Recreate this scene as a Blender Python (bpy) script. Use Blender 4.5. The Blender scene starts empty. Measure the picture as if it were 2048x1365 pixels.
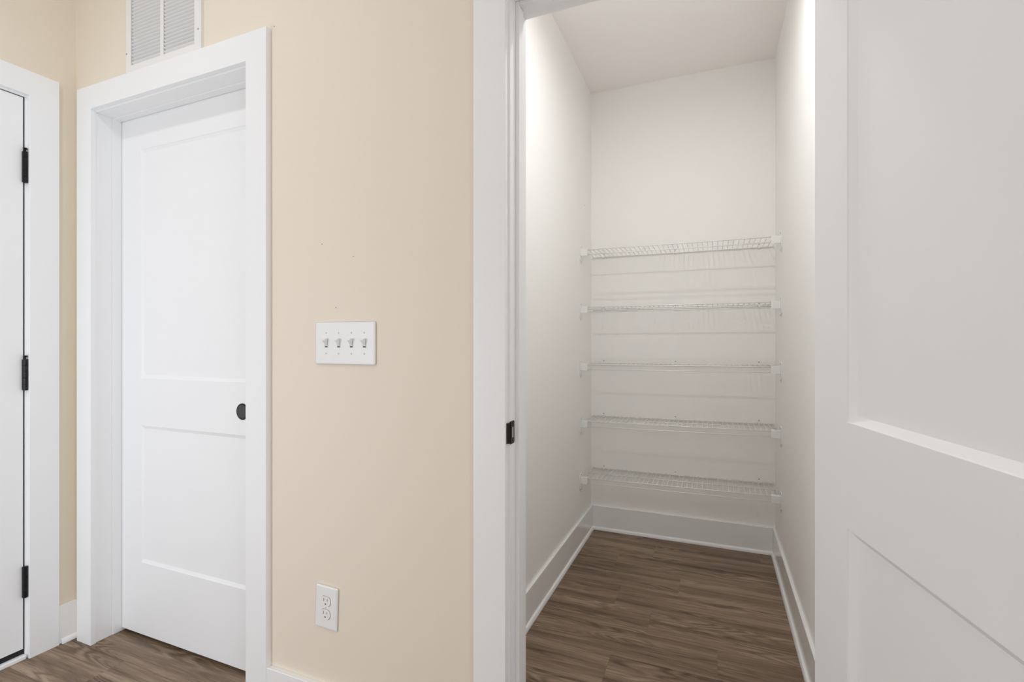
import bpy, bmesh, math, random
from mathutils import Vector, Matrix

S = bpy.context.scene
COL = S.collection
random.seed(7)
PI = math.pi

# ------------------------------------------------------------------ camera
cam_d = bpy.data.cameras.new('camera')
cam = bpy.data.objects.new('camera', cam_d)
COL.objects.link(cam)
cam_d.sensor_fit = 'HORIZONTAL'
cam_d.sensor_width = 36.0
cam_d.lens = 981.0 / 2048 * 36.0
cam_d.shift_y = 4.5 / 2048
cam_d.clip_start = 0.02
cam.location = (0, 0, 1.1535)
cam.rotation_euler = (PI / 2, 0, 0.3916)
S.camera = cam

# ------------------------------------------------------------------ world, light, exposure
w = bpy.data.worlds.new('world')
S.world = w
w.use_nodes = True
w.node_tree.nodes['Background'].inputs['Color'].default_value = (0.9, 0.95, 1.0, 1)
w.node_tree.nodes['Background'].inputs['Strength'].default_value = 0.0

S.view_settings.view_transform = 'Standard'
S.view_settings.look = 'None'
S.view_settings.exposure = 0.0
S.view_settings.gamma = 1.0
S.view_settings.use_curve_mapping = False
S.cycles.max_bounces = 14
S.cycles.diffuse_bounces = 8
S.cycles.glossy_bounces = 4
S.cycles.caustics_reflective = False
S.cycles.caustics_refractive = False


def area(name, loc, rot, sx, sy, power, colour, shape='RECTANGLE', spread=PI):
    d = bpy.data.lights.new(name, 'AREA')
    d.shape = shape
    d.size = sx
    d.size_y = sy
    d.energy = power
    d.color = colour
    d.spread = spread
    o = bpy.data.objects.new(name, d)
    COL.objects.link(o)
    o.location = loc
    o.rotation_euler = rot
    return o


# added fill lights out of view, no real sources: a broad one at right,
# one facing the pantry, a narrow one near the left wall
FILL_COL = (0.905, 0.985, 1.10)
area('right_fill_light', (2.55, -1.2, 1.10), (0, PI / 2, 0), 2.0, 2.5, 54, FILL_COL)
area('rear_fill_light', (0.35, -3.25, 1.00), (PI / 2, 0, 0), 1.6, 1.8, 7, FILL_COL)
area('left_fill_light', (-2.0, -0.70, 0.80), (PI / 2, 0, -0.15), 0.5, 1.4, 12.3, FILL_COL)
# ceiling lamps: one before the pocket door, one in the pantry
area('hall_lamp_glow', (-1.55, 0.22, 2.695), (0, 0, 0), 0.13, 0.13, 5.0, (0.93, 0.985, 1.07), 'DISK')
area('pantry_lamp_glow', (-0.10, 1.70, 2.60), (0, 0, 0), 0.10, 0.10, 7.3, (0.975, 0.99, 1.0), 'DISK')


# ------------------------------------------------------------------ materials
def mat(name, colour, rough=0.5, bump=0.0, bump_scale=300.0, metal=0.0, spec=0.5, vary=0.0):
    m = bpy.data.materials.new(name)
    m.use_nodes = True
    nt = m.node_tree
    b = nt.nodes['Principled BSDF']
    b.inputs['Base Color'].default_value = (*colour, 1)
    b.inputs['Roughness'].default_value = rough
    b.inputs['Metallic'].default_value = metal
    b.inputs['Specular IOR Level'].default_value = spec
    if bump or vary:
        tc = nt.nodes.new('ShaderNodeTexCoord')
        n = nt.nodes.new('ShaderNodeTexNoise')
        n.inputs['Scale'].default_value = bump_scale
        n.inputs['Detail'].default_value = 2
        nt.links.new(tc.outputs['Object'], n.inputs['Vector'])
    if bump:
        bp = nt.nodes.new('ShaderNodeBump')
        bp.inputs['Strength'].default_value = bump
        bp.inputs['Distance'].default_value = 0.001
        nt.links.new(n.outputs['Fac'], bp.inputs['Height'])
        nt.links.new(bp.outputs['Normal'], b.inputs['Normal'])
    if vary:
        hs = nt.nodes.new('ShaderNodeMixRGB')
        hs.inputs['Color1'].default_value = (*[c * (1 - vary) for c in colour], 1)
        hs.inputs['Color2'].default_value = (*[min(1, c * (1 + vary)) for c in colour], 1)
        nt.links.new(n.outputs['Fac'], hs.inputs['Fac'])
        nt.links.new(hs.outputs['Color'], b.inputs['Base Color'])
    return m


M_beige = mat('beige_wall_paint', (0.805, 0.728, 0.605), 0.62, 0.12, 420, vary=0.01)
M_white = mat('white_wall_paint', (0.915, 0.90, 0.88), 0.65, 0.12, 420, vary=0.01)
M_ceil = mat('ceiling_paint', (0.94, 0.915, 0.895), 0.85, 0.15, 380, vary=0.01)
M_trim = mat('white_trim_paint', (0.88, 0.885, 0.885), 0.33, 0.03, 120)
M_base = mat('glossy_baseboard_paint', (0.88, 0.88, 0.875), 0.17, 0.012, 90)
M_door = mat('white_door_paint', (0.88, 0.885, 0.885), 0.38, 0.03, 160)
M_plast = mat('white_plastic', (0.84, 0.84, 0.83), 0.3, 0.02, 900)
M_wire = mat('white_coated_wire', (0.86, 0.85, 0.83), 0.35, 0.02, 900)
M_grille = mat('white_enamel', (0.82, 0.81, 0.79), 0.4, 0.02, 500)
M_black = mat('black_hinge_metal', (0.012, 0.012, 0.013), 0.38, 0.1, 500, 0.6)
M_bronze = mat('dark_bronze_metal', (0.03, 0.024, 0.02), 0.35, 0.1, 500, 0.8)
M_pull = mat('dark_grey_metal', (0.055, 0.055, 0.06), 0.42, 0.05, 600, 0.4)
M_dark = mat('dark_void', (0.01, 0.01, 0.01), 0.9, 0.05, 100)
M_slot = mat('dark_slot', (0.10, 0.095, 0.09), 0.7, 0.05, 100)
M_screw = mat('grey_screw_head', (0.22, 0.21, 0.20), 0.5, 0.05, 800, 0.5)
M_zinc = mat('zinc_screw', (0.42, 0.41, 0.40), 0.45, 0.05, 800, 0.3)
M_edge = mat('slot_shadow_grey', (0.40, 0.40, 0.39), 0.6, 0.05, 800)
M_latch = mat('bare_latch_hole', (0.42, 0.38, 0.34), 0.5, 0.1, 300)
M_rubber_shade = mat('black_rubber_gap_shade', (0.008, 0.008, 0.008), 0.7, 0.1, 300)  # rubber of the door sweep, also the painted shade in the door gaps
M_sub = mat('dark_underlay', (0.035, 0.027, 0.02), 0.9, 0.1, 100)


def lamp_mat(name, colour, strength):
    m = bpy.data.materials.new(name)
    m.use_nodes = True
    b = m.node_tree.nodes['Principled BSDF']
    b.inputs['Base Color'].default_value = (0.9, 0.9, 0.9, 1)
    b.inputs['Emission Color'].default_value = (*colour, 1)
    b.inputs['Emission Strength'].default_value = strength
    return m


M_glow = lamp_mat('lamp_diffuser', (1, 0.96, 0.9), 2.0)


def wood_mat():
    m = bpy.data.materials.new('brown_oak_plank')
    m.use_nodes = True
    nt = m.node_tree
    N, L = nt.nodes, nt.links
    b = N['Principled BSDF']

    def node(t, **kw):
        n = N.new(t)
        for k, v in kw.items():
            n.inputs[k].default_value = v
        return n

    tc = node('ShaderNodeTexCoord')
    oi = node('ShaderNodeObjectInfo')
    mul = N.new('ShaderNodeMath'); mul.operation = 'MULTIPLY'; mul.inputs[1].default_value = 37.0
    L.new(oi.outputs['Random'], mul.inputs[0])
    cmb = node('ShaderNodeCombineXYZ')
    L.new(mul.outputs[0], cmb.inputs['X']); L.new(mul.outputs[0], cmb.inputs['Y']); L.new(mul.outputs[0], cmb.inputs['Z'])
    add = N.new('ShaderNodeVectorMath'); add.operation = 'ADD'
    L.new(tc.outputs['Object'], add.inputs[0]); L.new(cmb.outputs[0], add.inputs[1])

    def mapped(sx, sy):
        v = N.new('ShaderNodeVectorMath'); v.operation = 'MULTIPLY'
        v.inputs[1].default_value = (sx, sy, 1)
        L.new(add.outputs[0], v.inputs[0])
        return v
    # warp that bends the growth rings into cathedrals
    warp = node('ShaderNodeTexNoise', Scale=1.0, Detail=2.0)
    L.new(mapped(1.3, 8.5).outputs[0], warp.inputs['Vector'])
    wm = N.new('ShaderNodeMath'); wm.operation = 'MULTIPLY'; wm.inputs[1].default_value = 26.0
    L.new(warp.outputs['Fac'], wm.inputs[0])
    rag = node('ShaderNodeTexNoise', Scale=1.0, Detail=3.0)
    L.new(mapped(16, 150).outputs[0], rag.inputs['Vector'])
    rm = N.new('ShaderNodeMath'); rm.operation = 'MULTIPLY_ADD'; rm.inputs[1].default_value = 0.9
    L.new(rag.outputs['Fac'], rm.inputs[0]); L.new(wm.outputs[0], rm.inputs[2])
    fr = N.new('ShaderNodeMath'); fr.operation = 'SINE'
    six = N.new('ShaderNodeMath'); six.operation = 'MULTIPLY'; six.inputs[1].default_value = 4.6
    L.new(rm.outputs[0], six.inputs[0]); L.new(six.outputs[0], fr.inputs[0])
    ring = node('ShaderNodeMapRange')
    ring.inputs['From Min'].default_value = -1; ring.inputs['From Max'].default_value = 1
    L.new(fr.outputs[0], ring.inputs['Value'])
    # broad streaks along the board
    broad = node('ShaderNodeTexNoise', Scale=1.0, Detail=3.0, Roughness=0.55)
    L.new(mapped(1.1, 21).outputs[0], broad.inputs['Vector'])
    # fine pores
    fine = node('ShaderNodeTexNoise', Scale=1.0, Detail=4.0, Roughness=0.65)
    L.new(mapped(9, 330).outputs[0], fine.inputs['Vector'])
    # where rings show strongly
    mask = node('ShaderNodeTexNoise', Scale=1.0, Detail=1.0)
    L.new(mapped(2.6, 11).outputs[0], mask.inputs['Vector'])
    mk = node('ShaderNodeMapRange')
    mk.inputs['From Min'].default_value = 0.45; mk.inputs['From Max'].default_value = 0.68
    L.new(mask.outputs['Fac'], mk.inputs['Value'])

    def math_(op, a, bb, c=None):
        n = N.new('ShaderNodeMath'); n.operation = op
        for i, v in enumerate((a, bb, c)):
            if v is None:
                continue
            if isinstance(v, (int, float)):
                n.inputs[i].default_value = v
            else:
                L.new(v, n.inputs[i])
        return n.outputs[0]
    rr = math_('MULTIPLY', math_('SUBTRACT', ring.outputs[0], 0.5), math_('MULTIPLY_ADD', mk.outputs[0], 0.42, 0.05))
    tone = math_('MULTIPLY_ADD', math_('SUBTRACT', broad.outputs['Fac'], 0.5), 1.5, 0.48)
    tone = math_('ADD', tone, rr)
    tone = math_('ADD', tone, math_('MULTIPLY', math_('SUBTRACT', fine.outputs['Fac'], 0.5), 1.05))
    tone = math_('ADD', tone, math_('MULTIPLY', math_('SUBTRACT', oi.outputs['Random'], 0.5), 0.12))
    ramp = N.new('ShaderNodeValToRGB')
    e = ramp.color_ramp.elements
    e[0].position = 0.05; e[0].color = (0.078, 0.047, 0.027, 1)
    e[1].position = 0.95; e[1].color = (0.385, 0.285, 0.200, 1)
    k = ramp.color_ramp.elements.new(0.5); k.color = (0.218, 0.151, 0.100, 1)
    L.new(tone, ramp.inputs['Fac'])
    L.new(ramp.outputs['Color'], b.inputs['Base Color'])
    b.inputs['Roughness'].default_value = 0.5
    b.inputs['Specular IOR Level'].default_value = 0.35
    bp = node('ShaderNodeBump', Strength=0.15, Distance=0.0006)
    L.new(fine.outputs['Fac'], bp.inputs['Height'])
    L.new(bp.outputs['Normal'], b.inputs['Normal'])
    return m


M_wood = wood_mat()


# ------------------------------------------------------------------ helpers
def empty(name, loc=(0, 0, 0), rot=(0, 0, 0), parent=None):
    o = bpy.data.objects.new(name, None)
    o.empty_display_size = 0.05
    COL.objects.link(o)
    o.location = loc
    o.rotation_euler = rot
    if parent:
        o.parent = parent
    return o


def tag(o, label=None, cat=None, group=None, kind=None):
    for k, v in (('label', label), ('category', cat), ('group', group), ('kind', kind)):
        if v:
            o[k] = v
    return o


def obj(name, bm, material, parent=None, smooth=False, loc=None):
    bmesh.ops.recalc_face_normals(bm, faces=bm.faces)
    me = bpy.data.meshes.new(name)
    bm.to_mesh(me)
    bm.free()
    for m in (material if isinstance(material, (list, tuple)) else [material]):
        me.materials.append(m)
    if smooth:
        for p in me.polygons:
            p.use_smooth = True
    o = bpy.data.objects.new(name, me)
    COL.objects.link(o)
    if parent:
        o.parent = parent
    if loc:
        o.location = loc
    return o


def linked(name, src, parent, loc=(0, 0, 0), rot=(0, 0, 0)):
    o = src.copy()
    o.name = name
    COL.objects.link(o)
    o.parent = parent
    o.location = loc
    o.rotation_euler = rot
    return o


def _bevel(bm, verts, bev, seg=1):
    if bev > 0:
        vs = set(verts)
        ed = [e for e in bm.edges if e.verts[0] in vs and e.verts[1] in vs]
        bmesh.ops.bevel(bm, geom=ed, offset=bev, segments=seg, affect='EDGES', profile=0.5)


def box(bm, x0, x1, y0, y1, z0, z1, bev=0.0, seg=1):
    r = bmesh.ops.create_cube(bm, size=1.0)
    for v in r['verts']:
        v.co = Vector(((x0 + x1) / 2 + v.co.x * (x1 - x0), (y0 + y1) / 2 + v.co.y * (y1 - y0),
                       (z0 + z1) / 2 + v.co.z * (z1 - z0)))
    _bevel(bm, r['verts'], bev, seg)
    return bm


def mkbox(*a, **k):
    return box(bmesh.new(), *a, **k)


def prism(bm, pts, axis, a0, a1, bev=0.0, seg=1):
    """extrude a polygon; axis 'y': pts are (x,z); axis 'x': pts are (y,z); axis 'z': pts are (x,y)"""
    def co(p, a):
        return {'y': (p[0], a, p[1]), 'x': (a, p[0], p[1]), 'z': (p[0], p[1], a)}[axis]
    A = [bm.verts.new(co(p, a0)) for p in pts]
    B = [bm.verts.new(co(p, a1)) for p in pts]
    n = len(pts)
    bm.faces.new(A)
    bm.faces.new(B[::-1])
    for i in range(n):
        bm.faces.new((A[i], B[i], B[(i + 1) % n], A[(i + 1) % n]))
    _bevel(bm, A + B, bev, seg)
    return bm


def tube(bm, pts, r, n=6):
    pts = [Vector(p) for p in pts]
    rad = r if isinstance(r, (list, tuple)) else [r] * len(pts)
    rings = []
    for i, p in enumerate(pts):
        d = (pts[min(i + 1, len(pts) - 1)] - pts[max(i - 1, 0)]).normalized()
        up = Vector((0, 0, 1)) if abs(d.z) < 0.8 else Vector((1, 0, 0))
        if abs(d.x) < 0.1:
            up = Vector((1, 0, 0))
        s = d.cross(up).normalized()
        t = s.cross(d)
        rings.append([bm.verts.new(p + s * math.cos(2 * PI * k / n) * rad[i] + t * math.sin(2 * PI * k / n) * rad[i]) for k in range(n)])
    for a, b in zip(rings, rings[1:]):
        for k in range(n):
            bm.faces.new((a[k], a[(k + 1) % n], b[(k + 1) % n], b[k]))
    bm.faces.new(rings[0][::-1])
    bm.faces.new(rings[-1])
    return bm


def lathe(bm, prof, centre, axis='y', n=24):
    """prof: (radius, offset along the axis)"""
    c = Vector(centre)
    rings = []
    for r, a in prof:
        ring = []
        for k in range(n):
            ca, sa = math.cos(2 * PI * k / n) * r, math.sin(2 * PI * k / n) * r
            v = {'y': (ca, a, sa), 'z': (ca, sa, a), 'x': (a, ca, sa)}[axis]
            ring.append(bm.verts.new(c + Vector(v)))
        rings.append(ring)
    for p, q in zip(rings, rings[1:]):
        for k in range(n):
            bm.faces.new((p[k], p[(k + 1) % n], q[(k + 1) % n], q[k]))
    bm.faces.new(rings[0][::-1])
    bm.faces.new(rings[-1])
    return bm


# ------------------------------------------------------------------ dimensions (metres)
D = 1.132            # hall face of the partition wall
CT = 0.018           # casing thickness
F = D - CT
XW = -2.3316         # hall face of the left wall
PXL, PXR, PYB = -0.713, 0.307, 3.022     # pantry faces
ZC = 2.713
RX, RY = 2.6, -3.3   # right wall and wall behind the camera
WB = 1.2446          # pantry face of the partition
BBH = 0.146
# pocket door opening
KX0, KX1, KZ = -2.2008, -1.3700, 2.042
# pantry opening
QX0, QX1, QZ = -0.4728, 0.2166, 2.031
# left wall door opening
LY1, LY0, LZ = 0.9790, 0.0880, 2.055

# ------------------------------------------------------------------ floor and its planks
fl = obj('floor', mkbox(XW - 0.1, RX + 0.1, RY - 0.1, PYB + 0.1, -0.06, -0.0045), M_sub)
tag(fl, 'brown wood-look plank floor running through hall and pantry', 'floor', kind='structure')
PW, PL = 0.178, 1.22
joint = {2.532: -0.48, 2.176: -0.41, 1.998: -0.25, 1.82: 0.01, 1.642: -0.355}
plank_cache = {}


def plank(x0, x1, y0, y1):
    key = (round(x1 - x0, 4), round(y1 - y0, 4))
    if key not in plank_cache:
        lx, ly = x1 - x0, y1 - y0
        bm = mkbox(-lx / 2, lx / 2, -ly / 2, ly / 2, -0.0045, 0)
        top = [e for e in bm.edges if all(v.co.z > -1e-6 for v in e.verts)]
        bmesh.ops.bevel(bm, geom=top, offset=0.0004, segments=1, affect='EDGES')
        o = obj('plank', bm, M_wood, fl)
        plank_cache[key] = o
    else:
        o = plank_cache[key].copy()
        COL.objects.link(o)
        o.parent = fl
    o.location = ((x0 + x1) / 2, (y0 + y1) / 2, 0)


row = 0
k0 = math.floor((RY - 1.998) / PW)
for k in range(k0, 7):
    y0 = 1.998 + k * PW
    y1 = y0 + PW
    j = joint.get(round(y0, 3))
    if j is None:
        j = ((k * 0.437) % 1.0) * PL
    ya, yb = max(y0, RY), min(y1, PYB)
    if yb - ya < 0.01:
        continue
    xa_lim, xb_lim = (XW, RX) if y0 < WB else (PXL, PXR)
    x = j - PL * math.ceil((j - xa_lim) / PL)
    while x < xb_lim:
        a, b = max(x, xa_lim), min(x + PL, xb_lim)
        if b - a > 0.02:
            plank(a + 0.0001, b - 0.0001, ya + 0.0001, yb - 0.0001)
        x += PL

# ------------------------------------------------------------------ walls and ceiling
tag(obj('ceiling', mkbox(XW - 0.1, RX + 0.1, RY - 0.1, PYB + 0.1, ZC, ZC + 0.1), M_ceil),
    'plain warm white ceiling above the pantry and hall', 'ceiling', kind='structure')


def two_tone(bm, test, mats):
    bmesh.ops.recalc_face_normals(bm, faces=bm.faces)
    bm.normal_update()
    for f in bm.faces:
        f.material_index = 1 if test(f) else 0
    return bm


bm = bmesh.new()
TH = 1.312
box(bm, XW - 0.1, KX0 - 0.019, D, TH, 0, ZC)
box(bm, KX0 - 0.019, KX1 + 0.019, D, TH, KZ + 0.019, ZC)
box(bm, KX1 + 0.019, PXL - 0.02, D, TH, 0, ZC)
box(bm, PXL - 0.02, QX0 - 0.019, D, WB, 0, ZC)
box(bm, QX0 - 0.019, QX1 + 0.019, D, WB, QZ + 0.019, ZC)
box(bm, QX1 + 0.019, RX + 0.1, D, WB, 0, ZC)
two_tone(bm, lambda f: f.normal.y > 0.5, None)
wall_back = tag(obj('wall_back', bm, [M_beige, M_white]),
                'beige painted partition wall holding the switches, outlet and two doorways', 'wall', kind='structure')
for x, z in ((-1.078, 1.448), (-0.962, 1.404), (-1.026, 1.258), (-1.270, 2.143)):
    obj('nail_hole', lathe(bmesh.new(), [(0.0016, 0.0), (0.0013, -0.0006)], (x, D, z), 'y', 8), M_screw, wall_back)

bm = bmesh.new()
box(bm, XW - 0.1, XW, LY1 + 0.019, D, 0, ZC)
box(bm, XW - 0.1, XW, LY0 - 0.019, LY1 + 0.019, LZ + 0.019, ZC)
box(bm, XW - 0.1, XW, RY - 0.1, LY0 - 0.019, 0, ZC)
tag(obj('wall_left', bm, M_beige), 'narrow beige painted side wall around the plain white hinged door', 'wall', kind='structure')
tag(obj('wall_right', mkbox(RX, RX + 0.1, RY - 0.1, D, 0, ZC), M_beige), 'beige hall wall facing the hinged entry door', 'wall', kind='structure')
tag(obj('wall_front', mkbox(XW, RX, RY - 0.1, RY, 0, ZC), M_white), 'white hall wall facing the pantry doorway', 'wall', kind='structure')
wpl = tag(obj('wall_pantry_left', mkbox(PXL - 0.1, PXL, TH, PYB + 0.1, 0, ZC), M_white),
          'white pantry side wall lit brightly beside the latch jamb', 'wall', kind='structure')
bm = bmesh.new()
box(bm, PXL - 0.02, PXL, WB, TH, 0, ZC)
obj('wall_return', bm, M_white, wpl)
obj('nail_hole', lathe(bmesh.new(), [(0.0022, 0.0), (0.0018, 0.0008)], (PXL, 2.86, 1.974), 'x', 8), M_screw, wpl)
tag(obj('wall_pantry_back', mkbox(PXL, PXR, PYB, PYB + 0.1, 0, ZC), M_white),
    'white pantry end wall carrying five wire shelves', 'wall', kind='structure')
tag(obj('wall_pantry_right', mkbox(PXR, PXR + 0.1, WB, PYB + 0.1, 0, ZC), M_white),
    'white pantry side wall next to the open door', 'wall', kind='structure')


# ------------------------------------------------------------------ baseboards
def shoe_profile(r=0.017):
    p = [(0, 0), (r, 0)]
    for k in range(1, 6):
        a = k / 6 * PI / 2
        p.append((r * math.cos(a), r * math.sin(a)))
    p.append((0, r))
    return p


def baseboard(name, label, kind_axis, sign, wall, a0, a1, t=0.013, shoe=True, shoe_range=None):
    """kind_axis 'x': board runs along x on a wall at y=wall; 'y': runs along y on a wall at x=wall"""
    root = tag(empty(name), label, 'baseboard', kind='structure')
    bm = bmesh.new()
    if kind_axis == 'x':
        y = sorted((wall, wall + sign * t))
        box(bm, a0, a1, y[0], y[1], 0.0, BBH, 0.0015)
    else:
        x = sorted((wall, wall + sign * t))
        box(bm, x[0], x[1], a0, a1, 0.0, BBH, 0.0015)
    obj('board', bm, M_base, root)
    if shoe:
        s0, s1 = shoe_range or (a0, a1)
        pts = [(wall + sign * (t + px * 0.62), pz * 1.05) for px, pz in shoe_profile()]
        obj('shoe_moulding', prism(bmesh.new(), pts, 'x' if kind_axis == 'x' else 'y', s0, s1), M_trim, root)
    return root


baseboard('baseboard_back', 'flat white baseboard under the wall outlet', 'x', -1, D, -1.2855, -0.5670, t=0.0165)
baseboard('baseboard_left', 'short white baseboard with stub of shoe moulding between two door casings', 'y', 1, XW, 1.0725, D, t=0.013,
          shoe_range=(1.080, 1.130))
baseboard('baseboard_pantry_back', 'white baseboard with shoe moulding below the lowest wire shelf', 'x', -1, PYB, PXL + 0.013, PXR - 0.013)
baseboard('baseboard_pantry_left', 'white pantry baseboard running from the latch jamb to the shelves', 'y', 1, PXL, WB, PYB)
baseboard('baseboard_pantry_right', 'white pantry baseboard running past the open door', 'y', -1, PXR, WB, PYB)


# ------------------------------------------------------------------ door trims
def casing_board(pts, axis, a0, a1, long_edges, front, parent):
    """long_edges: indices i of the polygon sides i -> i+1 that run along the board; only their front arris is eased"""
    bm = prism(bmesh.new(), pts, axis, a0, a1)
    bm.verts.ensure_lookup_table()
    k = {'y': 1, 'x': 0}[axis]
    n = len(pts)

    def at(i):
        p = pts[i % n]
        c = Vector((p[0], front, p[1])) if axis == 'y' else Vector((front, p[0], p[1]))
        return min(bm.verts, key=lambda v: (v.co - c).length)
    ed = []
    for i in long_edges:
        va, vb = at(i), at(i + 1)
        ed += [e for e in va.link_edges if e.other_vert(va) == vb]
    bmesh.ops.bevel(bm, geom=ed, offset=0.0012, segments=2, affect='EDGES', profile=0.5)
    return obj('casing', bm, M_trim, parent)


def casing_set(root, x0i, x1i, zi, w, y0, y1):
    """mitred casing around an opening in a wall that faces -y"""
    a, b, t = x0i, x1i, zi
    casing_board([(a - w, 0), (a, 0), (a, t), (a - w, t + w)], 'y', y0, y1, (1, 3), y0, root)
    casing_board([(b, 0), (b + w, 0), (b + w, t + w), (b, t)], 'y', y0, y1, (1, 3), y0, root)
    casing_board([(a, t), (b, t), (b + w, t + w), (a - w, t + w)], 'y', y0, y1, (0, 2), y0, root)


# pocket door
tr = tag(empty('trim_1'), 'white casing and jambs around the pocket door with the black finger pull', 'door trim', kind='structure')
casing_set(tr, -2.1975, -1.3738, 2.0480, 0.0890, F, D)
DY = 1.2219          # face of the pocket door
obj('jamb', mkbox(KX0 - 0.019, KX0, D, 1.190, 0, KZ, 0.001), M_trim, tr)
obj('jamb', mkbox(KX0 - 0.019, KX0 + 0.0025, 1.190, DY + 0.09, 0, KZ, 0.001), M_trim, tr)
obj('jamb', mkbox(KX1, KX1 + 0.019, D, 1.190, 0, KZ, 0.001), M_trim, tr)
obj('jamb', mkbox(KX1 - 0.0025, KX1 + 0.019, 1.190, DY + 0.09, 0, KZ, 0.001), M_trim, tr)
obj('head_jamb', mkbox(KX0 - 0.019, KX1 + 0.019, D, 1.190, KZ, KZ + 0.019, 0.001), M_trim, tr)
obj('head_jamb', mkbox(KX0 - 0.019, KX1 + 0.019, 1.190, DY - 0.002, KZ - 0.0025, KZ + 0.019, 0.001), M_trim, tr)
obj('door_track', mkbox(KX0 - 0.019, KX1 + 0.019, DY + 0.004, DY + 0.09, KZ + 0.012, KZ + 0.019), M_dark, tr)

# pantry door
tr = tag(empty('trim_2'), 'white casing and stepped jambs around the open pantry doorway', 'door trim', kind='structure')
casing_set(tr, -0.4780, QX1 + 0.0052, 2.0365, 0.0885, F, D)
obj('jamb', mkbox(QX0 - 0.019, QX0, D, WB, 0, QZ, 0.001), M_trim, tr)
obj('jamb', mkbox(QX1, QX1 + 0.019, D, WB, 0, QZ, 0.001), M_trim, tr)
obj('head_jamb', mkbox(QX0 - 0.019, QX1 + 0.019, D, WB, QZ, QZ + 0.019, 0.001), M_trim, tr)
obj('door_stop', mkbox(QX0, QX0 + 0.0100, 1.168, 1.200, 0, QZ, 0.0015), M_trim, tr)
obj('door_stop', mkbox(QX1 - 0.0100, QX1, 1.168, 1.200, 0, QZ, 0.0015), M_trim, tr)
obj('door_stop', mkbox(QX0 + 0.0100, QX1 - 0.0100, 1.168, 1.200, QZ - 0.010, QZ, 0.0015), M_trim, tr)

# entry door in the left wall: wall faces +x
tr = tag(empty('trim_3'), 'white casing, jambs and sill around the door hung on black hinges', 'door trim', kind='structure')
LI1, LI0, LT, w_ = 0.9836, LY0 - 0.0046, 2.0614, 0.0889
x0, x1 = XW, XW + CT
casing_board([(LI1, 0), (LI1 + w_, 0), (LI1 + w_, LT + w_), (LI1, LT)], 'x', x0, x1, (1, 3), x1, tr)
casing_board([(LI0 - w_, 0), (LI0, 0), (LI0, LT), (LI0 - w_, LT + w_)], 'x', x0, x1, (1, 3), x1, tr)
casing_board([(LI0, LT), (LI1, LT), (LI1 + w_, LT + w_), (LI0 - w_, LT + w_)], 'x', x0, x1, (0, 2), x1, tr)
obj('jamb', mkbox(XW - 0.1, XW, LY1, LY1 + 0.019, 0, LZ, 0.001), M_trim, tr)
obj('jamb', mkbox(XW - 0.1, XW, LY0 - 0.019, LY0, 0, LZ, 0.001), M_trim, tr)
obj('head_jamb', mkbox(XW - 0.1, XW, LY0 - 0.019, LY1 + 0.019, LZ, LZ + 0.019, 0.001), M_trim, tr)
obj('gap_shade_strip', mkbox(XW - 0.1, XW - 0.007, LY1 - 0.0050, LY1, 0, LZ), M_rubber_shade, tr)  # black strip added in the hinge-side gap to paint its shade
obj('gap_shade_strip', mkbox(XW - 0.1, XW - 0.007, LY0 + 0.003, LY1 - 0.0050, LZ - 0.0035, LZ), M_rubber_shade, tr)  # the same painted shade along the head gap
obj('sill', mkbox(XW - 0.1, XW + 0.012, LY0, LY1, 0, 0.0165, 0.004, seg=2), M_trim, tr)


# ------------------------------------------------------------------ panelled doors
def door_panels(width, z0, z1, panels, bev_w, depth, thick):
    """A moulded two-panel leaf: x 0..width, both faces panelled (y=0 and y=thick).
    Returns (frame bmesh, [panel bmeshes])"""
    fr = bmesh.new()
    pans = []
    xs = sorted({0, width, panels[0][0], panels[0][1]})
    zs = sorted({z0, z1, *[p[2] for p in panels], *[p[3] for p in panels]})
    for y, d in ((0.0, 1), (thick, -1)):
        V = {(x, z): fr.verts.new((x, y, z)) for x in xs for z in zs}
        for i in range(len(xs) - 1):
            for k in range(len(zs) - 1):
                xa, xb, za, zb = xs[i], xs[i + 1], zs[k], zs[k + 1]
                quad = [V[(xa, za)], V[(xb, za)], V[(xb, zb)], V[(xa, zb)]]
                hit = [p for p in panels if abs(p[0] - xa) < 1e-6 and abs(p[2] - za) < 1e-6 and abs(p[3] - zb) < 1e-6]
                if hit:
                    # ogee-like slope down to the sunk field
                    steps = [(0.0, 0.0), (0.12, 0.25), (0.55, 0.62), (1.0, 1.0)]
                    prev = quad
                    for s, q in steps[1:]:
                        b_ = bev_w * s
                        yy = y + d * depth * q
                        cur = [fr.verts.new(c) for c in ((xa + b_, yy, za + b_), (xb - b_, yy, za + b_), (xb - b_, yy, zb - b_), (xa + b_, yy, zb - b_))]
                        for n in range(4):
                            fr.faces.new((prev[n], prev[(n + 1) % 4], cur[(n + 1) % 4], cur[n]))
                        prev = cur
                    b_, yy = bev_w, y + d * depth
                    pb = bmesh.new()
                    box(pb, xa + b_, xb - b_, min(yy, yy + d * 0.004), max(yy, yy + d * 0.004), za + b_, zb - b_)
                    pans.append(pb)
                else:
                    fr.faces.new(quad)
    # rim
    a = [(0, z0), (width, z0), (width, z1), (0, z1)]
    for (xa, za), (xb, zb) in zip(a, a[1:] + a[:1]):
        q = [fr.verts.new(c) for c in ((xa, 0, za), (xb, 0, zb), (xb, thick, zb), (xa, thick, za))]
        fr.faces.new(q)
    bmesh.ops.remove_doubles(fr, verts=fr.verts, dist=1e-5)
    return fr, pans


def make_door(name, label, loc, rotz, width, z0, z1, panels, bev_w=0.012, depth=0.006, thick=0.035):
    root = tag(empty(name, loc, (0, 0, rotz)), label, 'door', kind='structure')
    fr, pans = door_panels(width, z0, z1, panels, bev_w, depth, thick)
    obj('leaf', fr, M_door, root)
    for p in pans:
        obj('panel', p, M_door, root)
    return root


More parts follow.
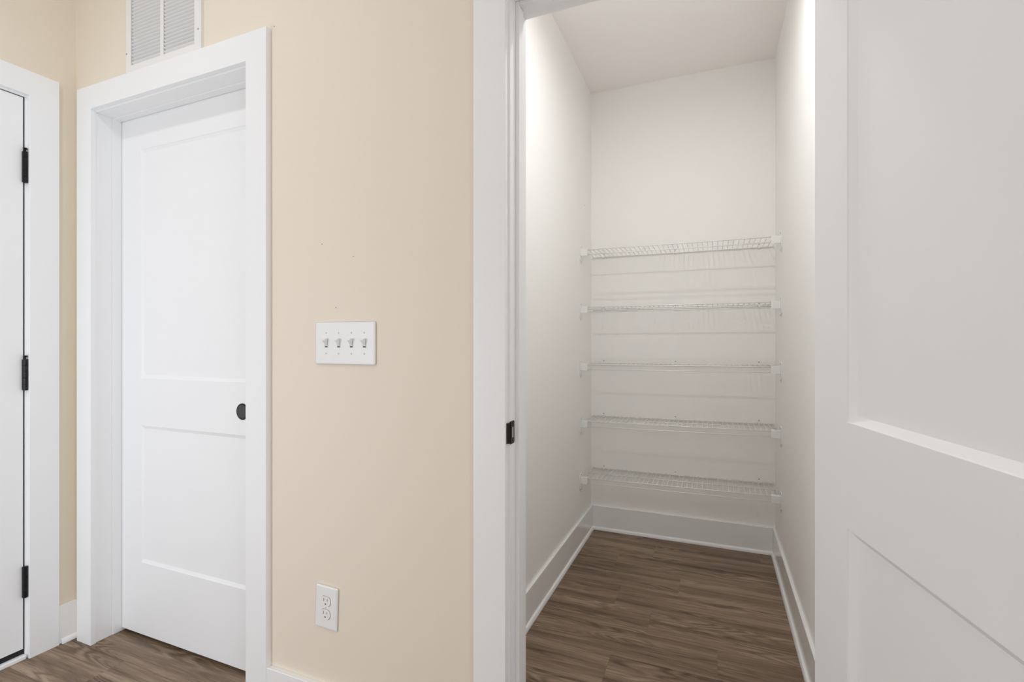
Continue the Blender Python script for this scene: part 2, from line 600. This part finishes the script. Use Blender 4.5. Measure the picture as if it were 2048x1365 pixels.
def hinge(root, x, y, z, leaf_dir, finial, length=0.114):
    """butt hinge: barrel of five knuckles, pin with a finial, edge of a leaf"""
    h = empty('hinge', (x, y, z), parent=root)
    bm = bmesh.new()
    r = 0.0068
    k = 5
    g = 0.0006
    seg = length / k
    prof = []
    for i in range(k):
        a = -length / 2 + i * seg
        prof += [(r * 0.86, a), (r, a + g), (r, a + seg - g), (r * 0.86, a + seg)]
    lathe(bm, prof, (0, 0, 0), 'z', 14)
    obj('barrel', bm, M_black, h, smooth=False)
    bm = bmesh.new()
    lx0, lx1 = sorted((0.0, leaf_dir[0]))
    ly0, ly1 = sorted((0.0, leaf_dir[1]))
    box(bm, lx0, lx1, ly0, ly1, -length / 2 + 0.002, length / 2 - 0.001)
    obj('hinge_leaf', bm, M_black, h)
    if finial:
        bm = bmesh.new()
        z_ = length / 2
        lathe(bm, [(0.0028, z_), (0.0028, z_ + 0.006), (0.0062, z_ + 0.010), (0.0066, z_ + 0.0125), (0.004, z_ + 0.014)], (0, 0, 0), 'z', 12)
        obj('pin', bm, M_black, h)
    return h


# pocket door (door_2)
kw = (KX1 - 0.004) - (KX0 + 0.0045)
kx = KX0 + 0.0045
d2 = make_door('door_2', 'closed white two-panel pocket door with a round black finger pull', (kx, DY, 0), 0, kw, 0.014, 2.051,
               [(0.1175, kw - 0.1175, 0.2955, 0.8315), (0.1175, kw - 0.1175, 1.0165, 1.9130)])
pull = empty('finger_pull', (-1.5205 - kx, 0, 0.9150), parent=d2)
R = 0.0285
obj('rim', lathe(bmesh.new(), [(R, 0.0), (R, -0.0018), (R - 0.002, -0.0028), (R - 0.0045, -0.0026)], (0, 0, 0), 'y', 40), M_black, pull)
obj('cup', lathe(bmesh.new(), [(R - 0.0045, -0.0027), (R - 0.006, -0.0036)], (0, 0, 0), 'y', 40), M_pull, pull)

# pantry door (door_3): hinged on the far jamb, swung out towards the camera
ANG = math.radians(12.096)
pin = Vector((0.2136 + 0.0005, 1.1119, 0))
# leaf axis from hinge to free edge, local +x; local +y points away from the visible face
ld = Vector((math.sin(ANG), -math.cos(ANG), 0))
rotz = math.atan2(ld.y, ld.x)
# visible inner face is the local y = 0 plane
corner = Vector((0.1802, 1.1046, 0))
dw = 0.685
d3 = make_door('door_3', 'white two-panel pantry door swung open beside the shelves', corner, rotz, dw, 0.012, 2.027,
               [(0.126, dw - 0.126, 0.252, 0.8412), (0.126, dw - 0.126, 1.0201, 1.895)], bev_w=0.0125, depth=0.0105)
for z in (0.30, 1.04, 1.78):
    hinge(d3, -0.003, 0.0385, z, (0.004, -0.034), True)
kn = empty('knob', (dw - 0.06, 0, 0.93), parent=d3)
for sgn, y in ((-1, 0.0), (1, 0.035)):
    obj('rose', lathe(bmesh.new(), [(0.030, 0), (0.030, sgn * 0.005), (0.024, sgn * 0.009), (0.011, sgn * 0.010), (0.011, sgn * 0.030),
                                    (0.020, sgn * 0.036), (0.0265, sgn * 0.046), (0.0265, sgn * 0.056), (0.018, sgn * 0.063)], (0, y, 0), 'y', 24),
        M_black, kn, smooth=True)

# entry door (door_1) in the left wall: local x runs from the hinge towards the camera side (-y world)
lw = LY1 - LY0 - 0.0085
d1 = make_door('door_1', 'white door on black hinges in the side wall, shut', (XW - 0.001, LY1 - 0.0055, 0), -PI / 2, lw, 0.0375, LZ - 0.004,
               [(0.15, lw - 0.15, 0.30, 0.83), (0.15, lw - 0.15, 1.02, 1.91)])
# leaf thickness must go into the wall: local +y is world +x after the turn, so mirror it
for c in d1.children:
    for v in c.data.vertices:
        v.co.y = -v.co.y
    c.data.flip_normals()
obj('door_sweep', mkbox(0.001, lw - 0.001, -0.034, -0.004, 0.0170, 0.0375), M_rubber_shade, d1)
for z, fin in ((1.7965, True), (1.0383, True), (0.2819, False)):
    hinge(d1, -0.0030, 0.0075, z, (0.0070, -0.0065), fin)
obj('knob', lathe(bmesh.new(), [(0.030, 0), (0.030, 0.005), (0.024, 0.009), (0.011, 0.010), (0.011, 0.030),
                                (0.020, 0.036), (0.0265, 0.046), (0.0265, 0.056), (0.018, 0.063)], (lw - 0.06, 0, 0.93), 'y', 24),
    M_black, d1, smooth=True)

# ------------------------------------------------------------------ strike plate on the pantry jamb
sp = tag(empty('strike_plate', (QX0, 1.132, 0.929)), 'small black strike plate on the white pantry door jamb', 'strike plate')
sp_h = 0.0285
pts = [(-0.004, -sp_h + 0.003), (0.000, -sp_h), (0.023, -sp_h), (0.026, -sp_h + 0.003), (0.026, sp_h - 0.003), (0.023, sp_h), (0.000, sp_h), (-0.004, sp_h - 0.003)]
bm = prism(bmesh.new(), pts, 'x', 0.0, 0.0016)
# lip that curls round the jamb edge towards the casing
prism(bm, [(0.0004, -0.0052 + 0), (0.0016, -0.0052), (0.0016, 0.0), (0.0004, 0.0)], 'z', -sp_h + 0.008, sp_h - 0.008)
obj('plate', bm, M_bronze, sp)
bm = bmesh.new()
lip = [(0.0016, 0.001)]
for i in range(7):
    a = i / 6 * PI / 2
    lip.append((0.0016 - 0.0075 * (1 - math.cos(a)), -0.004 - 0.0075 * math.sin(a)))
outer = lip + [(x - 0.0012, y + 0.0008) for x, y in reversed(lip)]
prism(bm, outer, 'z', -sp_h + 0.003, sp_h - 0.003)
obj('lip', bm, M_bronze, sp)
obj('latch_hole', mkbox(0.0016, 0.0019, 0.010, 0.0185, -0.013, 0.013), M_latch, sp)
for z in (-0.021, 0.021):
    obj('screw', lathe(bmesh.new(), [(0.0034, 0.0016), (0.0028, 0.0022)], (0, 0.014, z), 'x', 12), M_black, sp)

# ------------------------------------------------------------------ four-gang switch
sw = tag(empty('switch_plate', (-0.9900, D, 1.1535)), 'white four-gang toggle switch plate on the beige wall', 'light switch')
obj('plate', mkbox(-0.1085, 0.1085, -0.0065, 0, -0.062, 0.062, 0.0045, seg=3), M_plast, sw)
toggle_src = None
for i in range(4):
    x = -0.0660 + 0.0462 * i
    if toggle_src is None:
        bm = bmesh.new()
        # lever, tilted up, thicker at its rounded end
        vs = []
        for y, z, hw, hh in ((-0.0055, -0.003, 0.0040, 0.0052), (-0.011, 0.0045, 0.0036, 0.0042), (-0.0172, 0.0115, 0.0046, 0.0040)):
            n_ = Vector((0, 0.66, 0.75))
            vs.append([bm.verts.new(Vector((sx * hw, y, z)) + n_ * (sz * hh)) for sx, sz in ((-1, -1), (1, -1), (1, 1), (-1, 1))])
        for a, b in zip(vs, vs[1:]):
            for k in range(4):
                bm.faces.new((a[k], a[(k + 1) % 4], b[(k + 1) % 4], b[k]))
        bm.faces.new(vs[0][::-1]); bm.faces.new(vs[-1])
        bmesh.ops.bevel(bm, geom=[e for e in bm.edges], offset=0.0007, segments=2, affect='EDGES')
        t = obj('toggle', bm, M_plast, sw, loc=(x, 0, 0))
        bm = bmesh.new()
        box(bm, -0.0052, 0.0052, -0.0071, -0.006, -0.0125, -0.0117)
        box(bm, -0.0052, -0.0044, -0.0071, -0.006, -0.0125, 0.0125)
        box(bm, 0.0044, 0.0052, -0.0071, -0.006, -0.0125, 0.0125)
        box(bm, -0.0052, 0.0052, -0.0071, -0.006, 0.0117, 0.0125)
        slot = obj('slot_edge', bm, M_edge, t)
        well = obj('slot', mkbox(-0.0044, 0.0044, -0.0068, -0.006, -0.0117, -0.0082), M_slot, t)
        screws = []
        for z in (0.0300, -0.0300):
            screws.append(obj('screw', lathe(bmesh.new(), [(0.0031, -0.0062), (0.0026, -0.0075), (0.0010, -0.0079)], (0, 0, z), 'y', 12), M_plast, t))
            screws.append(obj('screw_slot', mkbox(-0.0005, 0.0005, -0.0081, -0.0074, z - 0.0024, z + 0.0024), M_slot, t))
        toggle_src = t
    else:
        t = linked('toggle', toggle_src, sw, (x, 0, 0))
        for c in toggle_src.children:
            linked(c.name.split('.')[0], c, t)

# ------------------------------------------------------------------ outlet
ou = tag(empty('power_outlet', (-1.0574, D, 0.3746), (0, math.radians(1.9), 0)), 'white double power outlet low on the beige wall above the baseboard', 'outlet')
obj('plate', mkbox(-0.0410, 0.0410, -0.0065, 0, -0.0632, 0.0632, 0.0045, seg=3), M_plast, ou)


def receptacle_profile():
    p = []
    for k in range(48):
        a = 2 * PI * k / 48
        p.append((0.0172 * math.cos(a), max(-0.0140, min(0.0140, 0.0172 * math.sin(a)))))
    out = []
    for q in p:
        if not out or (abs(q[0] - out[-1][0]) + abs(q[1] - out[-1][1])) > 1e-5:
            out.append(q)
    return out


src = None
for z in (0.0192, -0.0192):
    if src is None:
        bm = prism(bmesh.new(), receptacle_profile(), 'y', -0.0090, -0.0060)
        src = obj('receptacle', bm, M_plast, ou, loc=(0, 0, z))
        bm = bmesh.new()
        for k in range(1):
            pr = receptacle_profile()
            prism(bm, [(x * 1.06, zz * 1.06) for x, zz in pr], 'y', -0.0067, -0.0062)
        obj('seam', bm, M_screw, src)
        obj('slot', mkbox(-0.0073, -0.0053, -0.0092, -0.0085, 0.0005, 0.0095), M_slot, src)
        obj('slot', mkbox(0.0056, 0.0073, -0.0092, -0.0085, 0.0012, 0.0090), M_slot, src)
        gp = [(0.0026 * math.cos(a), -0.0075 + max(-0.0018, 0.0026 * math.sin(a))) for a in [2 * PI * i / 20 for i in range(20)]]
        gp = [g for i, g in enumerate(gp) if i == 0 or (abs(g[0] - gp[i - 1][0]) + abs(g[1] - gp[i - 1][1])) > 1e-5]
        obj('ground_hole', prism(bmesh.new(), gp, 'y', -0.0092, -0.0085), M_slot, src)
    else:
        r2 = linked('receptacle', src, ou, (0, 0, z))
        for c in src.children:
            linked(c.name.split('.')[0], c, r2)
scr = obj('screw', lathe(bmesh.new(), [(0.0031, -0.0062), (0.0026, -0.0075), (0.001, -0.0079)], (0, 0, 0), 'y', 12), M_plast, ou)
obj('screw_slot', mkbox(-0.0005, 0.0005, -0.0081, -0.0074, -0.0024, 0.0024), M_slot, scr)

# ------------------------------------------------------------------ return air grille above the pocket door
GZ0, GZ1 = 2.140, 2.640
gr = tag(empty('vent_grille', (-1.7960, D, GZ0)), 'white louvred return air grille above the pocket door', 'vent')
gh = GZ1 - GZ0
gx0, gx1 = -1.9960 + 1.7960, -1.5930 + 1.7960
ix0, ix1 = -1.9665 + 1.7960, -1.6260 + 1.7960
iz0, iz1 = 0.027, gh - 0.031
GT = 0.009
bm = bmesh.new()
for x0_, x1_, z0_, z1_ in ((gx0, ix0, 0, gh), (ix1, gx1, 0, gh), (ix0, ix1, 0, iz0), (ix0, ix1, iz1, gh)):
    box(bm, x0_, x1_, -GT, 0, z0_, z1_)
obj('frame', bm, M_grille, gr)
obj('mullion', mkbox(-1.8050 + 1.7960, -1.7875 + 1.7960, -GT + 0.0005, -0.001, iz0, iz1, 0.001), M_grille, gr)
obj('duct', mkbox(ix0 + 0.001, ix1 - 0.001, -0.0012, -0.0002, iz0 + 0.001, iz1 - 0.001), M_dark, gr)
pitch = 0.0128
slat_src = None
for xa, xb in ((ix0 + 0.0022, -0.0090), (0.0085 + 0.0022, ix1)):
    n = int((iz1 - iz0 - 0.002) / pitch)
    for i in range(n):
        z = iz0 + 0.0005 + i * pitch
        if slat_src is None or abs(slat_src['span'] - (xb - xa)) > 1e-6:
            # blade drops back into the duct, its front edge rolled over
            pts = [(-0.0016, 0.0052), (-0.0076, 0.0102), (-0.0086, 0.0113), (-0.0080, 0.0122), (-0.0068, 0.0112), (-0.0012, 0.0064)]
            s_ = obj('slat', prism(bmesh.new(), pts, 'x', 0, xb - xa), M_grille, gr, loc=(xa, 0, z))
            s_['span'] = xb - xa
            slat_src = s_
        else:
            linked('slat', slat_src, gr, (xa, 0, z))
for x, z in ((gx0 + 0.0035, 2.2145 - GZ0), (gx1 - 0.0140, 2.2127 - GZ0)):
    obj('screw', lathe(bmesh.new(), [(0.0036, -GT), (0.0032, -GT - 0.0012), (0.0012, -GT - 0.002)], (x, 0, z), 'y', 12), M_zinc, gr)

# ------------------------------------------------------------------ wire shelves
SY = PYB            # root on the back wall
FRONT = 2.757 - PYB
BACK = 3.0145 - PYB
MID = 2.884 - PYB
XC = (PXL + PXR) / 2
hx = (PXR - PXL) / 2
clip_x = [-0.6321 - XC, -0.2114 - XC, 0.2268 - XC]


def make_shelf():
    root = empty('wire_shelf')
    ra, rb = 0.0027, 0.0015
    a, b = -hx + 0.008, hx - 0.008
    obj('front_rod', tube(bmesh.new(), [(a, FRONT, -0.0015), (b, FRONT, -0.0015)], ra, 8), M_wire, root, True)
    obj('lip_rod', tube(bmesh.new(), [(a, FRONT + 0.001, -0.0290), (b, FRONT + 0.001, -0.0290)], ra * 0.85, 8), M_wire, root, True)
    obj('middle_rod', tube(bmesh.new(), [(a, MID, -0.0045), (b, MID, -0.0045)], 0.0025, 8), M_wire, root, True)
    obj('back_rod', tube(bmesh.new(), [(a + 0.004, BACK, -0.0045), (b - 0.004, BACK, -0.0045)], ra, 8), M_wire, root, True)
    n = 40
    src = None
    for i in range(n):
        x = -0.6955 - XC + i * (0.991 / (n - 1))
        if src is None:
            src = obj('wire', tube(bmesh.new(), [(0, BACK, 0), (0, FRONT + 0.003, 0.0008), (0, FRONT - 0.0015, -0.0012), (0, FRONT - 0.0020, -0.0040)], rb, 5), M_wire, root, True, loc=(x, 0, 0))
        else:
            linked('wire', src, root, (x, 0, 0))
    for s in (-1, 1):
        br = empty('end_bracket', (s * hx, 0, 0), parent=root)
        cw = 0.042 if s < 0 else 0.047
        # plate on the side wall with a hooked foot
        pp = [(FRONT - 0.020, 0.018), (FRONT - 0.014, 0.024), (FRONT + 0.016, 0.024), (FRONT + 0.022, 0.018), (FRONT + 0.022, -0.052),
              (FRONT + 0.010, -0.078), (FRONT - 0.006, -0.078), (FRONT - 0.010, -0.066), (FRONT - 0.020, -0.058)]
        xs = sorted((0.0, -s * 0.004))
        obj('wall_plate', prism(bmesh.new(), pp, 'x', xs[0], xs[1], 0.0006), M_plast, br)
        xs = sorted((-s * 0.004, -s * cw))
        bm = bmesh.new()
        box(bm, xs[0], xs[1], FRONT - 0.0075, FRONT - 0.0045, -0.0345, 0.003, 0.0006)
        box(bm, xs[0], xs[1], FRONT - 0.0045, FRONT + 0.010, 0.0022, 0.0042, 0.0005)
        obj('end_cap', bm, M_plast, br)
        ex = (0.0, -s * 0.0052)
        obj('screw', lathe(bmesh.new(), [(0.0026, -s * 0.004), (0.0020, -s * 0.0052)], (0, FRONT - 0.002, 0.0155), 'x', 10), M_screw, br)
        obj('screw', lathe(bmesh.new(), [(0.0026, -s * 0.004), (0.0020, -s * 0.0052)], (0, FRONT + 0.002, -0.068), 'x', 10), M_screw, br)
    for x in clip_x:
        cl = obj('clip', prism(bmesh.new(), [(0.0, 0.018), (-0.003, 0.018), (-0.004, 0.004), (-0.0115, 0.002), (-0.0125, -0.008), (-0.0085, -0.011), (0.0, -0.012)], 'x', -0.005, 0.005), M_plast, root, loc=(x, 0, 0))
        obj('screw', lathe(bmesh.new(), [(0.0030, -0.003), (0.0024, -0.0042)], (0, 0, 0.0125), 'y', 10), M_screw, cl)
    return root


def copy_tree(o, parent=None):
    c = o.copy()
    COL.objects.link(c)
    if parent:
        c.parent = parent
    for ch in list(o.children):
        copy_tree(ch, c)
    return c


shelves = [(1.6875, -0.004, 'topmost white wire shelf on the pantry end wall'),
           (1.3610, 0.000, 'second white wire shelf down from the pantry ceiling'),
           (1.0345, 0.004, 'middle white wire shelf of the five in the pantry'),
           (0.7110, 0.010, 'fourth white wire shelf down, above the lowest one'),
           (0.3870, 0.010, 'lowest white wire shelf, just above the pantry baseboard')]
proto = make_shelf()
for i, (z, tilt, lab) in enumerate(shelves):
    s_ = proto if i == 0 else copy_tree(proto)
    s_.location = (XC, SY, z)
    s_.rotation_euler = (0, -tilt / (2 * hx), 0)
    tag(s_, lab, 'shelf', 'wire shelves in the pantry')


# ------------------------------------------------------------------ lamps (above the frame)
def lamp(name, label, x, y, r, drop):
    root = tag(empty(name, (x, y, ZC)), label, 'ceiling light')
    obj('housing', lathe(bmesh.new(), [(r * 1.25, 0), (r * 1.25, -drop * 0.4), (r * 1.08, -drop * 0.75), (r, -drop * 0.75)], (0, 0, 0), 'z', 32), M_plast, root)
    obj('diffuser', lathe(bmesh.new(), [(r, -drop * 0.74), (r * 0.97, -drop * 0.8)], (0, 0, 0), 'z', 32), M_glow, root)


lamp('disk_light', 'round white disk light on the pantry ceiling', -0.10, 1.70, 0.08, 0.130)
lamp('disk_light', 'small round disk light on the hall ceiling before the pocket door', -1.55, 0.22, 0.08, 0.014)
